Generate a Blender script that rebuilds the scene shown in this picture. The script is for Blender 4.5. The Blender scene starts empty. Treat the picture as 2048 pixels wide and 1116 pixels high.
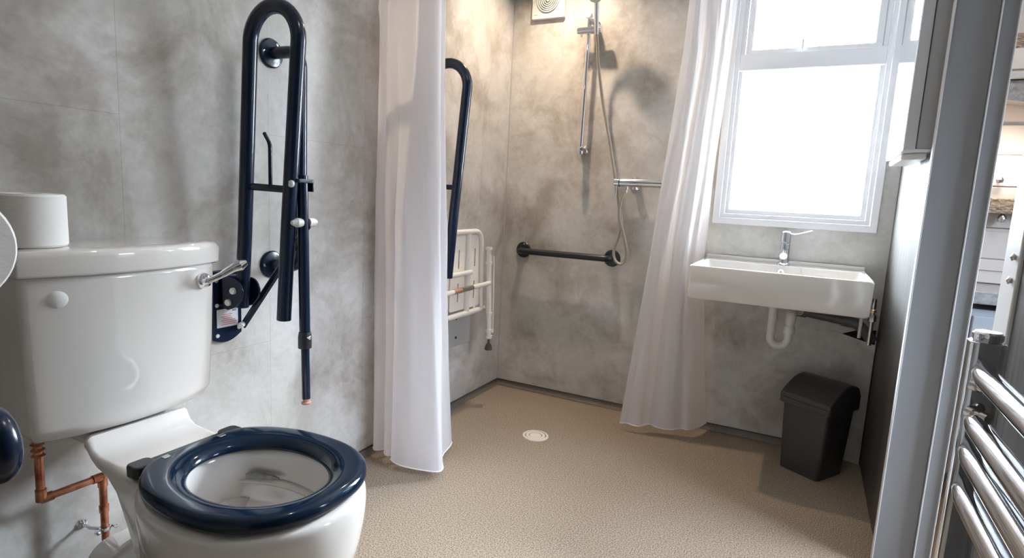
import bpy, bmesh, math, random
from mathutils import Vector, Matrix, noise
random.seed(7)
S = bpy.context.scene
COL = S.collection
PI = math.pi

# ------------------------------------------------------------ camera, sky, lights, exposure
cd = bpy.data.cameras.new('camera'); cam = bpy.data.objects.new('camera', cd); COL.objects.link(cam)
cam.location = (1.392, 0.0, 1.0)
cam.rotation_euler = (1.42621672, -0.0493610246, 0.475580945)
cd.sensor_width = 36.0; cd.lens = 1158.32 * 36.0 / 2048.0; cd.clip_start = 0.02; cd.clip_end = 100
S.camera = cam
w = bpy.data.worlds.new('sky'); S.world = w; w.use_nodes = True
_n, _l = w.node_tree.nodes, w.node_tree.links               # overcast sky: bright overhead, dimmer to the horizon and ground
_tc = _n.new('ShaderNodeTexCoord'); _sp = _n.new('ShaderNodeSeparateXYZ'); _l.new(_tc.outputs['Generated'], _sp.inputs[0])
_mr = _n.new('ShaderNodeMapRange'); _mr.interpolation_type = 'SMOOTHSTEP'
_mr.inputs['From Min'].default_value = .12; _mr.inputs['From Max'].default_value = .55
_mr.inputs['To Min'].default_value = 34.0; _mr.inputs['To Max'].default_value = 500.0
_l.new(_sp.outputs['Z'], _mr.inputs['Value']); _l.new(_mr.outputs['Result'], _n['Background'].inputs[1])
_n['Background'].inputs[0].default_value = (0.86, 0.93, 1.0, 1)
S.view_settings.view_transform = 'Standard'; S.view_settings.look = 'None'
S.view_settings.exposure = 0.0; S.view_settings.gamma = 1.0

def light(name, kind, loc, power, color, size=0.1, rot=(0, 0, 0), size_y=None, spread=None):
    l = bpy.data.lights.new(name, kind); l.energy = power; l.color = color
    if kind == 'AREA':
        l.shape = 'RECTANGLE' if size_y else 'DISK'; l.size = size
        if size_y: l.size_y = size_y
        if spread: l.spread = spread
    else: l.shadow_soft_size = size
    o = bpy.data.objects.new(name, l); o.location = loc; o.rotation_euler = rot; COL.objects.link(o); return o
light('ceiling_lamp_main', 'AREA', (1.0, 0.93, 2.085), 2.8, (1.0, 0.86, 0.72), 0.05)
light('ceiling_lamp_shower', 'AREA', (0.34, 2.32, 2.085), 8.3, (1.0, 0.80, 0.60), 0.05, spread=2.4)
po = light('window_portal', 'AREA', (1.32, 2.72, 1.45), 1.0, (1, 1, 1), 0.62, (-PI / 2, 0, 0), 1.1)
po.data.cycles.is_portal = True
po2 = light('window_portal_next_room', 'AREA', (3.21, 1.55, 1.5), 1.0, (1, 1, 1), 1.0, (0, PI / 2, 0), 1.3)
po2.data.cycles.is_portal = True
light('fill_next_room', 'AREA', (2.3, 2.5, 2.07), 7.0, (1.0, 0.95, 0.9), 0.3)  # added fill, brightens the room beyond the doorway
light('fill_entrance', 'AREA', (0.7, -0.7, 2.085), 0.8, (1.0, 0.9, 0.8), 0.07)  # weak unseen fill light behind the camera

# ------------------------------------------------------------ materials
def mat(name, color, rough=0.5, metal=0.0, **k):
    m = bpy.data.materials.new(name); m.use_nodes = True
    b = m.node_tree.nodes['Principled BSDF']
    b.inputs['Base Color'].default_value = (*color, 1); b.inputs['Roughness'].default_value = rough
    b.inputs['Metallic'].default_value = metal
    for a, v in k.items(): b.inputs[a.replace('_', ' ')].default_value = v
    return m
def nodes(m): return m.node_tree.nodes, m.node_tree.links, m.node_tree.nodes['Principled BSDF']
def noise_col(m, scale, c1, c2, detail=6, lo=.35, hi=.65, stretch=None, rough=.6):
    n, l, b = nodes(m)
    tc = n.new('ShaderNodeTexCoord'); src = tc.outputs['Object']
    if stretch:
        mp = n.new('ShaderNodeMapping'); mp.inputs['Scale'].default_value = stretch; l.new(src, mp.inputs[0]); src = mp.outputs[0]
    t = n.new('ShaderNodeTexNoise'); t.inputs['Scale'].default_value = scale; t.inputs['Detail'].default_value = detail
    t.inputs['Roughness'].default_value = rough; l.new(src, t.inputs['Vector'])
    r = n.new('ShaderNodeValToRGB'); r.color_ramp.elements[0].position = lo; r.color_ramp.elements[1].position = hi
    r.color_ramp.elements[0].color = (*c1, 1); r.color_ramp.elements[1].color = (*c2, 1)
    l.new(t.outputs['Fac'], r.inputs[0]); l.new(r.outputs[0], b.inputs['Base Color'])
    return t, r
def bump(m, scale, strength, dist=.002, stretch=None):
    n, l, b = nodes(m)
    tc = n.new('ShaderNodeTexCoord'); src = tc.outputs['Object']
    if stretch:
        mp = n.new('ShaderNodeMapping'); mp.inputs['Scale'].default_value = stretch; l.new(src, mp.inputs[0]); src = mp.outputs[0]
    t = n.new('ShaderNodeTexNoise'); t.inputs['Scale'].default_value = scale; t.inputs['Detail'].default_value = 3
    l.new(src, t.inputs['Vector'])
    bp = n.new('ShaderNodeBump'); bp.inputs['Strength'].default_value = strength; bp.inputs['Distance'].default_value = dist
    l.new(t.outputs['Fac'], bp.inputs['Height']); l.new(bp.outputs[0], b.inputs['Normal'])

def concrete(name, swap):
    """stone effect wall panel: clouds, stains and fine plank joints"""
    m = mat(name, (.5, .47, .43), .33, 0, Specular_IOR_Level=.4)
    n, l, b = nodes(m)
    tc = n.new('ShaderNodeTexCoord')
    def nz(s, d, dis=0.0, r=.6):
        t = n.new('ShaderNodeTexNoise'); t.inputs['Scale'].default_value = s; t.inputs['Detail'].default_value = d
        t.inputs['Roughness'].default_value = r; t.inputs['Distortion'].default_value = dis
        l.new(tc.outputs['Object'], t.inputs['Vector']); return t.outputs['Fac']
    def ramp(src, stops):
        r = n.new('ShaderNodeValToRGB'); e = r.color_ramp.elements
        while len(e) < len(stops): e.new(.5)
        for i, (p, c) in enumerate(stops): e[i].position = p; e[i].color = (*c, 1)
        l.new(src, r.inputs[0]); return r.outputs[0]
    def mix(a, bb, fac, kind='MIX'):
        x = n.new('ShaderNodeMix'); x.data_type = 'RGBA'; x.blend_type = kind
        if isinstance(fac, float): x.inputs[0].default_value = fac
        else: l.new(fac, x.inputs[0])
        l.new(a, x.inputs[6]); l.new(bb, x.inputs[7]); return x.outputs[2]
    base = ramp(nz(2.3, 7, .6), [(.3, (.43, .405, .37)), (.5, (.56, .54, .51)), (.68, (.68, .665, .645))])
    stain = ramp(nz(3.6, 9, .35, .66), [(.36, (.56, .50, .44)), (.51, (1, 1, 1)), (1, (1, 1, 1))])
    c = mix(base, stain, .7, 'MULTIPLY')
    fine = ramp(nz(38, 8, .4, .7), [(.3, (.80, .79, .78)), (.6, (1.05, 1.05, 1.05))])
    c = mix(c, fine, .55, 'MULTIPLY')
    # joints
    sp = n.new('ShaderNodeSeparateXYZ'); l.new(tc.outputs['Object'], sp.inputs[0])
    cb = n.new('ShaderNodeCombineXYZ'); l.new(sp.outputs['Z'], cb.inputs[0]); l.new(sp.outputs['XY'[swap]], cb.inputs[1])
    mp = n.new('ShaderNodeMapping'); mp.inputs['Location'].default_value = ((-1.134, -.777, 0) if swap else (-1.215 - .6, -.27, 0))
    l.new(cb.outputs[0], mp.inputs[0])
    br = n.new('ShaderNodeTexBrick'); br.inputs['Scale'].default_value = 1; br.inputs['Brick Width'].default_value = 1.2
    br.inputs['Row Height'].default_value = .4 if swap else .4; br.inputs['Mortar Size'].default_value = .0011; br.inputs['Mortar Smooth'].default_value = .6
    br.inputs['Color1'].default_value = (1, 1, 1, 1); br.inputs['Color2'].default_value = (.93, .93, .93, 1); br.inputs['Mortar'].default_value = ((.76, .74, .72, 1) if swap else (.88, .87, .86, 1))
    br.offset = .5; l.new(mp.outputs[0], br.inputs['Vector'])
    c = mix(c, br.outputs['Color'], 1.0, 'MULTIPLY')
    l.new(c, b.inputs['Base Color'])
    bp = n.new('ShaderNodeBump'); bp.inputs['Strength'].default_value = .25; bp.inputs['Distance'].default_value = .0015
    l.new(nz(60, 6), bp.inputs['Height']); l.new(bp.outputs[0], b.inputs['Normal'])
    return m

M = {}
M['panel_y'] = concrete('stone_panel_left', 1)
M['panel_x'] = concrete('stone_panel_back', 0)
M['floor'] = mat('safety_vinyl', (.3, .25, .2), .5, 0, Specular_IOR_Level=.3)
noise_col(M['floor'], 260, (.13, .101, .075), (.45, .355, .265), 2, .38, .62); bump(M['floor'], 500, .15)
M['cove'] = mat('vinyl_cove', (.15, .125, .105), .5); noise_col(M['cove'], 420, (.10, .085, .072), (.19, .16, .135), 3)
M['cap'] = mat('cove_cap', (.05, .048, .046), .5)
M['ceiling'] = mat('ceiling_white', (.80, .79, .77), .6)
M['wood'] = mat('dark_wood_laminate', (.06, .055, .05), .46, 0, Specular_IOR_Level=.28)
noise_col(M['wood'], 5, (.028, .025, .022), (.085, .078, .072), 6, .3, .7, (14, 14, .6)); bump(M['wood'], 8, .12, .003, (20, 20, .5))
M['frame_grey'] = mat('grey_foil_trim', (.26, .266, .28), .42); bump(M['frame_grey'], 500, .12)
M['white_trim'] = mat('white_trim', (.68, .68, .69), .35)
M['upvc'] = mat('upvc', (.86, .86, .88), .22)
M['porcelain'] = mat('porcelain', (.73, .692, .655), .07, 0, Coat_Weight=.5, Coat_Roughness=.03)
M['navy'] = mat('navy_gloss', (.006, .013, .032), .2, 0, Specular_IOR_Level=.4)
M['seat_navy'] = mat('seat_navy', (.004, .013, .030), .10, 0, Specular_IOR_Level=.30)
M['black_pl'] = mat('black_plastic', (.015, .016, .02), .35)
M['chrome'] = mat('chrome', (.78, .80, .84), .06, 1.0)
M['chrome_d'] = mat('satin_chrome', (.55, .53, .51), .25, 1.0)
M['hose'] = mat('steel_hose', (.46, .41, .35), .28, .85)
M['white_pl'] = mat('white_plastic', (.74, .73, .71), .3)
M['white_met'] = mat('white_powder_coat', (.78, .75, .70), .25)
M['seat_pl'] = mat('cream_plastic', (.88, .82, .73), .35)
M['paper'] = mat('toilet_paper', (.80, .78, .75), .95); bump(M['paper'], 90, .25, .002, (1, 1, 4))
M['card'] = mat('cardboard', (.35, .25, .17), .9)
M['copper'] = mat('copper', (.50, .20, .11), .3, .9); noise_col(M['copper'], 30, (.28, .09, .05), (.62, .28, .17), 4)
M['brass'] = mat('brass', (.75, .55, .28), .3, 1.0)
M['bin'] = mat('bin_plastic', (.040, .038, .037), .42); bump(M['bin'], 400, .1)
M['bin_lid'] = mat('bin_lid_plastic', (.035, .033, .032), .36)
M['grey_pl'] = mat('grey_waste_pipe', (.09, .09, .092), .4)
M['trap'] = mat('white_waste_trap', (.72, .70, .69), .3)
M['rubber'] = mat('dark_rubber', (.06, .05, .045), .6)
M['pink'] = mat('pink_rubber', (.42, .22, .17), .6)
M['rust'] = mat('rusty_steel', (.45, .22, .15), .5, .3)
M['steelp'] = mat('grey_steel_plate', (.50, .50, .49), .35, .2)
M['hole_shade'] = mat('opening_shade', (.01, .01, .01), .9)  # near-black stands in for the shade inside gaps and slots
M['mirror'] = mat('mirror_glass', (.9, .92, .94), .02, 1.0)
M['cab'] = mat('cabinet_grey', (.58, .60, .64), .35)
M['cab2'] = mat('cabinet_body_grey', (.42, .42, .43), .5)
M['label'] = mat('white_label', (.66, .66, .70), .4)
M['redink'] = mat('red_ink', (.55, .22, .20), .5)
M['blackink'] = mat('black_ink', (.06, .06, .07), .5)
M['sill'] = mat('grey_worktop', (.26, .27, .27), .35); noise_col(M['sill'], 60, (.2, .2, .2), (.33, .33, .33), 5)
M['drawer'] = mat('grey_drawer', (.33, .36, .40), .4)
M['board'] = mat('white_board', (.54, .51, .485), .5)
M['cream'] = mat('cream_paint', (.58, .53, .49), .6)
M['rope'] = mat('woven_rope', (.35, .28, .21), .85); noise_col(M['rope'], 60, (.07, .05, .035), (.42, .34, .26), 4, .35, .65, (1, 1, 3.0))
M['drain'] = mat('drain_cover', (.74, .66, .56), .35)
M['vent'] = mat('trickle_vent', (.62, .66, .66), .4)
M['clear'] = mat('dusty_chrome_cap', (.70, .72, .70), .35, .3)

def fabric():
    m = mat('white_curtain', (.90, .88, .91), .75)
    n, l, b = nodes(m)
    out = n['Material Output']
    tr = n.new('ShaderNodeBsdfTranslucent'); tr.inputs[0].default_value = (.95, .93, .95, 1)
    mx = n.new('ShaderNodeMixShader'); mx.inputs[0].default_value = .48
    l.new(b.outputs[0], mx.inputs[1]); l.new(tr.outputs[0], mx.inputs[2]); l.new(mx.outputs[0], out.inputs[0])
    return m
M['fabric'] = fabric(); bump(M['fabric'], 900, .08)
M['hem'] = mat('curtain_hem', (.88, .86, .87), .7)
def frosted():
    m = bpy.data.materials.new('frosted_glass'); m.use_nodes = True
    n, l = m.node_tree.nodes, m.node_tree.links; n.remove(n['Principled BSDF']); out = n['Material Output']
    tr = n.new('ShaderNodeBsdfTranslucent'); tr.inputs[0].default_value = (.95, .98, 1, 1)
    tp = n.new('ShaderNodeBsdfTransparent'); tp.inputs[0].default_value = (.95, .98, 1, 1)
    gl = n.new('ShaderNodeBsdfGlossy'); gl.inputs['Roughness'].default_value = .2
    mx = n.new('ShaderNodeMixShader'); mx.inputs[0].default_value = .75
    l.new(tr.outputs[0], mx.inputs[1]); l.new(tp.outputs[0], mx.inputs[2])
    m2 = n.new('ShaderNodeMixShader'); m2.inputs[0].default_value = .04
    l.new(mx.outputs[0], m2.inputs[1]); l.new(gl.outputs[0], m2.inputs[2]); l.new(m2.outputs[0], out.inputs[0])
    return m
M['glass'] = frosted()
def light_filter():
    m = bpy.data.materials.new('added_light_filter'); m.use_nodes = True
    n, l = m.node_tree.nodes, m.node_tree.links; n.remove(n['Principled BSDF']); out = n['Material Output']
    tp = n.new('ShaderNodeBsdfTransparent'); tp.inputs[0].default_value = (.30, .31, .325, 1)
    gl = n.new('ShaderNodeBsdfGlossy'); gl.inputs['Roughness'].default_value = .05
    mx = n.new('ShaderNodeMixShader'); mx.inputs[0].default_value = .04
    l.new(tp.outputs[0], mx.inputs[1]); l.new(gl.outputs[0], mx.inputs[2]); l.new(mx.outputs[0], out.inputs[0]); return m
M['light_filter'] = light_filter()
def emit(name, c, s):
    m = mat(name, c, .5); b = m.node_tree.nodes['Principled BSDF']
    b.inputs['Emission Color'].default_value = (*c, 1); b.inputs['Emission Strength'].default_value = s; return m
M['bulb'] = emit('lamp_glow', (1.0, .82, .66), 25)
M['downlight'] = emit('downlight_glow', (1.0, .88, .74), 6)

# ------------------------------------------------------------ geometry helpers
def V(*a): return Vector(a)
def obj(name, bm, m, parent=None, smooth=True, bevel=0, seg=2, sub=0, ang=35, solid=0):
    me = bpy.data.meshes.new(name); bmesh.ops.recalc_face_normals(bm, faces=bm.faces[:]) if not solid else None
    bm.to_mesh(me); bm.free()
    mats = m if isinstance(m, (list, tuple)) else [m]
    for x in mats: me.materials.append(M[x] if isinstance(x, str) else x)
    o = bpy.data.objects.new(name, me); COL.objects.link(o)
    if smooth:
        for p in me.polygons: p.use_smooth = True
    if solid:
        s = o.modifiers.new('t', 'SOLIDIFY'); s.thickness = solid; s.offset = 0
    if bevel:
        b = o.modifiers.new('b', 'BEVEL'); b.width = bevel; b.segments = seg; b.limit_method = 'ANGLE'; b.angle_limit = math.radians(40)
        b.harden_normals = False
    if sub:
        s = o.modifiers.new('s', 'SUBSURF'); s.levels = sub; s.render_levels = sub
    if smooth and not sub:
        me.set_sharp_from_angle(angle=math.radians(ang)) if not bevel else None
        if bevel:
            w_ = o.modifiers.new('w', 'WEIGHTED_NORMAL'); w_.keep_sharp = False
    if parent: o.parent = parent; o.matrix_parent_inverse = Matrix.Translation(-parent.location) if not parent.parent else Matrix.Identity(4)
    if parent and parent.parent: o.matrix_parent_inverse = Matrix.Identity(4)
    return o
def thing(name, label, cat, loc=(0, 0, 0), group=None):
    o = bpy.data.objects.new(name, None); COL.objects.link(o); o.location = loc; o.empty_display_size = .05
    o['label'] = label; o['category'] = cat
    if group: o['group'] = group
    return o
def tag(o, label, cat, group=None):
    o['label'] = label; o['category'] = cat
    if group: o['group'] = group
    return o
def struct(name, bm, m, **k):
    o = obj(name, bm, m, **k); o['kind'] = 'structure'; return o

def box(bm, lo, hi, mi=0):
    x0, y0, z0 = lo; x1, y1, z1 = hi
    v = [bm.verts.new(p) for p in ((x0, y0, z0), (x1, y0, z0), (x1, y1, z0), (x0, y1, z0), (x0, y0, z1), (x1, y0, z1), (x1, y1, z1), (x0, y1, z1))]
    for f in ((0, 3, 2, 1), (4, 5, 6, 7), (0, 1, 5, 4), (1, 2, 6, 5), (2, 3, 7, 6), (3, 0, 4, 7)):
        bm.faces.new([v[i] for i in f]).material_index = mi
    return v
def B(lo, hi): bm = bmesh.new(); box(bm, lo, hi); return bm
def ring_faces(bm, a, b, mi=0):
    n = len(a)
    for i in range(n):
        bm.faces.new((a[i], a[(i + 1) % n], b[(i + 1) % n], b[i])).material_index = mi
def loft(bm, rings, cap0=True, cap1=True, mi=0):
    rs = [[bm.verts.new(p) for p in r] for r in rings]
    for i in range(len(rs) - 1): ring_faces(bm, rs[i], rs[i + 1], mi)
    if cap0: bm.faces.new(list(reversed(rs[0]))).material_index = mi
    if cap1: bm.faces.new(rs[-1]).material_index = mi
    return rs
def fillet(pts, r, n=7):
    pts = [Vector(p) for p in pts]; out = [pts[0]]
    for i in range(1, len(pts) - 1):
        a, p, b = pts[i - 1], pts[i], pts[i + 1]
        rr = r[i] if isinstance(r, (list, tuple)) else r
        u = (a - p); v_ = (b - p); rr_ = min(rr, u.length * .499, v_.length * .499) if rr > 0 else 0
        if rr_ <= 0: out.append(p); continue
        s = p + u.normalized() * rr_; e = p + v_.normalized() * rr_
        for k in range(n + 1):
            t = k / n; out.append(s * (1 - t) ** 2 + p * 2 * t * (1 - t) + e * t * t)
    out.append(pts[-1]); return out
def tube(bm, pts, r, seg=14, cap=True, mi=0, flat=None):
    pts = [Vector(p) for p in pts]; n = len(pts); rings = []
    t0 = (pts[1] - pts[0]).normalized()
    up = Vector((0, 0, 1)) if abs(t0.z) < .9 else Vector((0, 1, 0))
    nrm = (up - t0 * up.dot(t0)).normalized()
    for i in range(n):
        t = (pts[min(i + 1, n - 1)] - pts[max(i - 1, 0)]).normalized()
        nrm = (nrm - t * nrm.dot(t)).normalized(); bi = t.cross(nrm)
        ri = r[i] if isinstance(r, (list, tuple)) else r
        a, b_ = (ri, ri) if not flat else flat
        rings.append([pts[i] + nrm * (math.cos(2 * PI * k / seg) * a) + bi * (math.sin(2 * PI * k / seg) * b_) for k in range(seg)])
    loft(bm, rings, cap, cap, mi)
def T(pts, r, **k): bm = bmesh.new(); tube(bm, pts, r, **k); return bm
def lathe(bm, prof, o, axis='z', seg=28, mi=0, closed=False):
    """prof [(radius, height)] about an axis through o"""
    ax = {'x': Vector((1, 0, 0)), 'y': Vector((0, 1, 0)), 'z': Vector((0, 0, 1))}[axis] if isinstance(axis, str) else Vector(axis).normalized()
    u = ax.orthogonal().normalized(); v_ = ax.cross(u); o = Vector(o)
    rs = []
    for r, h in prof:
        r = max(r, 1e-5)
        rs.append([bm.verts.new(o + ax * h + u * (math.cos(2 * PI * k / seg) * r) + v_ * (math.sin(2 * PI * k / seg) * r)) for k in range(seg)])
    for i in range(len(rs) - 1): ring_faces(bm, rs[i], rs[i + 1], mi)
    if closed: ring_faces(bm, rs[-1], rs[0], mi)
    else:
        bm.faces.new(list(reversed(rs[0]))).material_index = mi; bm.faces.new(rs[-1]).material_index = mi
def Lt(prof, o, axis='z', seg=28, closed=False): bm = bmesh.new(); lathe(bm, prof, o, axis, seg, 0, closed); return bm
def prism(bm, pts, h, axis='z', at=0.0, mi=0):
    """outline in the two other axes, extruded along axis from at to at+h"""
    def P(a, b, c): return {'z': (a, b, c), 'y': (a, c, b), 'x': (c, a, b)}[axis]
    loft(bm, [[P(a, b, at) for a, b in pts], [P(a, b, at + h) for a, b in pts]], mi=mi)
def rrect(x0, y0, x1, y1, r, n=6):
    out = []
    for cx, cy, a0 in ((x1 - r, y1 - r, 0), (x0 + r, y1 - r, 90), (x0 + r, y0 + r, 180), (x1 - r, y0 + r, 270)):
        for k in range(n + 1):
            a = math.radians(a0 + 90 * k / n); out.append((cx + r * math.cos(a), cy + r * math.sin(a)))
    return out
def catmull(ctrl, n):
    """evenly sampled smooth curve through control points"""
    P = [Vector(c) for c in ctrl]; P = [P[0] * 2 - P[1]] + P + [P[-1] * 2 - P[-2]]
    dense = []
    for i in range(1, len(P) - 2):
        for k in range(16):
            t = k / 16; a, b, c, d = P[i - 1:i + 3]
            dense.append(.5 * ((2 * b) + (c - a) * t + (2 * a - 5 * b + 4 * c - d) * t * t + (3 * b - a - 3 * c + d) * t ** 3))
    dense.append(P[-2]); L = [0]
    for i in range(1, len(dense)): L.append(L[-1] + (dense[i] - dense[i - 1]).length)
    out = []; j = 0
    for k in range(n):
        s = L[-1] * k / (n - 1)
        while j < len(L) - 2 and L[j + 1] < s: j += 1
        t = (s - L[j]) / max(L[j + 1] - L[j], 1e-9); out.append(dense[j].lerp(dense[j + 1], min(max(t, 0), 1)))
    return out

LY = 2.633     # back wall
RX = 1.673     # right partition
CZ = 2.10      # ceiling

# ------------------------------------------------------------ room shell
struct('floor', B((-.06, -1.3, -.05), (3.2, 3.4, 0)), 'floor', smooth=False)
struct('ceiling', B((-.06, -1.3, CZ), (3.2, 3.4, CZ + .05)), 'ceiling', smooth=False)
struct('wall_left', B((-.06, -1.3, 0), (0, LY, CZ)), 'panel_y', smooth=False)
struct('wall_front', B((-.06, -1.36, 0), (3.2, -1.3, CZ)), 'panel_x', smooth=False)
bm = bmesh.new()
wx0, wx1, wz0, wz1 = 1.04, 1.60, .95, 1.98
box(bm, (-.06, LY, 0), (wx0, LY + .07, CZ)); box(bm, (wx1, LY, 0), (1.80, LY + .07, CZ))
box(bm, (wx0, LY, 0), (wx1, LY + .07, wz0)); box(bm, (wx0, LY, wz1), (wx1, LY + .07, CZ))
struct('wall_back', bm, 'panel_x', smooth=False)
struct('wall_right', B((RX, 1.862, 0), (1.775, LY, CZ)), 'wood', smooth=False)
struct('wall_near_right', B((RX, -1.3, 0), (1.775, 1.085, CZ)), 'wood', smooth=False)
bm = bmesh.new()                                           # above the doorway
box(bm, (RX, 1.085, 1.98), (1.775, 1.862, CZ)); struct('wall_over_doorway', bm, 'wood', smooth=False)

def cove(name, horizontal):
    prof = [(0.0, .0), (.012, .002), (.006, .008), (.003, .018), (.003, .030), (0, .030)]
    bm = bmesh.new()
    if horizontal: rings = [[(x, LY - a, z) for a, z in prof] for x in (0.0, 1.40)]
    else: rings = [[(a, y, z) for a, z in prof] for y in (-1.3, LY)]
    loft(bm, rings)
    o = struct(name, bm, 'cove')
    bm = bmesh.new()
    if horizontal: box(bm, (0, LY - .006, .0285), (1.40, LY, .0325))
    else: box(bm, (0, -1.3, .0285), (.006, LY, .0325))
    obj('capping_strip', bm, 'cap', o, smooth=False)
cove('baseboard_back', True); cove('baseboard_left', False)

# corner joint strip in the shower
struct('trim_4', B((0, LY - .004, .03), (.004, LY, CZ)), 'cab2', smooth=False)

# doorway: far lining with its stop, near architrave with hinges
t1 = struct('trim_1', B((1.654, 1.845, 0), (1.745, 1.862, CZ)), 'frame_grey', bevel=.002)
t2 = struct('trim_2', B((1.745, 1.834, 0), (1.780, 1.862, CZ)), 'frame_grey', bevel=.002)
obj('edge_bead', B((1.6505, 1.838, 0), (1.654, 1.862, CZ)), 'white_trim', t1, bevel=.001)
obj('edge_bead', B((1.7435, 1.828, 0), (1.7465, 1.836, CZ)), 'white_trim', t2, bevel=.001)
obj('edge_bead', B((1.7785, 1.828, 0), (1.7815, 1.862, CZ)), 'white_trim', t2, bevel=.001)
t3 = struct('trim_3', B((1.6685, 1.088, 0), (1.72, 1.160, 1.99)), 'white_trim', bevel=.003)
for z in (.91, .945):
    obj('hinge_screw', Lt([(.004, 0), (.006, .004), (.0, .007)], (1.6685, 1.105, z), (-1, 0, 0), 12), 'chrome_d', t3)

# ------------------------------------------------------------ window
win = thing('window_1', 'x', 'x'); del win['label']; del win['category']; win['kind'] = 'structure'; win.location = (1.32, LY, .95)
def frame_ring(x0, z0, x1, z1, w_, y0, y1):
    bm = bmesh.new()
    o = [(x0, z0), (x1, z0), (x1, z1), (x0, z1)]; i = [(x0 + w_, z0 + w_), (x1 - w_, z0 + w_), (x1 - w_, z1 - w_), (x0 + w_, z1 - w_)]
    vo0 = [bm.verts.new((a, y0, b)) for a, b in o]; vi0 = [bm.verts.new((a, y0, b)) for a, b in i]
    vo1 = [bm.verts.new((a, y1, b)) for a, b in o]; vi1 = [bm.verts.new((a, y1, b)) for a, b in i]
    ring_faces(bm, vo0, vi0); ring_faces(bm, vi0, vi1); ring_faces(bm, vi1, vo1); ring_faces(bm, vo1, vo0)
    return bm
obj('window_trim', frame_ring(1.016, .922, 1.623, 2.0, .028, LY - .012, LY + .004), 'upvc', win, bevel=.003)
obj('window_frame', frame_ring(1.040, .946, 1.600, 1.982, .022, LY - .004, LY + .06), 'upvc', win, bevel=.003)
obj('window_frame', frame_ring(1.058, .966, 1.580, 1.96, .02, LY + .006, LY + .05), 'upvc', win, bevel=.004)
obj('transom', B((1.06, LY - .002, 1.549), (1.58, LY + .05, 1.618)), 'upvc', win, bevel=.006)
pane = obj('pane', B((1.072, LY + .028, .98), (1.565, LY + .032, 1.56)), 'glass', win, smooth=False)
sash = obj('sash', frame_ring(1.08, 1.606, 1.560, 1.955, .026, LY + .0, LY + .03), 'upvc', win, bevel=.004)
obj('pane', B((1.10, LY + .034, 1.60), (1.54, LY + .037, 1.95)), 'glass', sash, smooth=False)
obj('window_handle', T(fillet([(1.29, LY, 1.615), (1.29, LY - .02, 1.618), (1.29, LY - .022, 1.655)], .006), .005), 'upvc', sash)
obj('trickle_vent', B((1.13, LY - .018, 1.815), (1.53, LY + .0, 1.84)), 'vent', win, bevel=.006)

# ------------------------------------------------------------ next room through the doorway
FY = 3.2
bm = bmesh.new(); box(bm, (1.80, FY, 0), (3.2, FY + .06, CZ)); struct('wall_next_room', bm, 'cream', smooth=False)
bm = bmesh.new()
box(bm, (3.14, -1.3, 0), (3.2, .9, CZ)); box(bm, (3.14, 2.2, 0), (3.2, FY, CZ)); box(bm, (3.14, .9, 0), (3.2, 2.2, 1.0)); box(bm, (3.14, .9, 2.0), (3.2, 2.2, CZ))
struct('wall_next_room_side', bm, 'cream', smooth=False)
bm = bmesh.new()
for a, b in (((3.15, .9, 1.0), (3.19, .95, 2.0)), ((3.15, 2.15, 1.0), (3.19, 2.2, 2.0)), ((3.15, .9, 1.0), (3.19, 2.2, 1.05)), ((3.15, .9, 1.95), (3.19, 2.2, 2.0)), ((3.15, 1.53, 1.0), (3.19, 1.57, 2.0))): box(bm, a, b)
w2 = struct('window_2', bm, 'upvc', smooth=False)
obj('pane', B((3.168, .92, 1.02), (3.172, 2.18, 1.98)), 'light_filter', w2, smooth=False)  # unseen pane added to cut down the daylight from this window
struct('wall_next_room_party', B((1.775, LY + .0, 0), (1.80, FY + .06, CZ)), 'cream', smooth=False)
pn = struct('trim_5', B((1.80, FY - .012, .72), (3.1, FY, .957)), 'board', bevel=.003)
for a, b in ((.775, .822), (.828, .945)):
    obj('panel_field', B((1.90, FY - .018, a), (2.16, FY - .012, b)), 'board', pn, bevel=.004)
for i, (a, b) in enumerate(((.962, 1.135), (1.139, 1.27), (1.274, 1.395))):
    struct('trim_%d' % (6 + i), B((1.80, FY - .010, a), (3.1, FY, b)), 'board', bevel=.003)
def sconce(z, lab, glow):
    t = thing('wall_lamp', lab, 'lamp', (2.1, FY, z + .03))
    obj('woven_band', B((2.0, FY - .07, z), (2.34, FY - .012, z + .066)), 'rope', t, bevel=.006)
    obj('knob', Lt([(.0, -.02), (.012, -.016), (.017, -.004), (.014, .008), (.006, .016), (.0, .018)], (2.112, FY - .05, z - .016), 'z', 16), 'chrome_d', t)
    return t
sconce(1.021, 'lower of two woven rope bands beyond the doorway, below the glowing lamp', False)
sconce(1.687, 'upper of two woven rope bands on the wall beyond the doorway', False)
t = thing('wall_lamp', 'glowing warm wall light with a small metal knob seen through the doorway', 'lamp', (2.05, FY, 1.19))
obj('glowing_shade', Lt([(.0, -.02), (.022, -.02), (.028, .03), (.0, .032)], (2.064, FY - .06, 1.205), 'z', 20), 'bulb', t)
obj('bracket', Lt([(.0, -.014), (.013, -.01), (.015, .002), (.01, .012), (.0, .014)], (2.085, FY - .045, 1.163), 'z', 16), 'chrome_d', t)
obj('arm', T([(2.085, FY - .045, 1.163), (2.085, FY, 1.163)], .006), 'chrome_d', t)
light('wall_lamp_light', 'POINT', (2.09, FY - .11, 1.225), 1.8, (1.0, .72, .5), .02)
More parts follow.
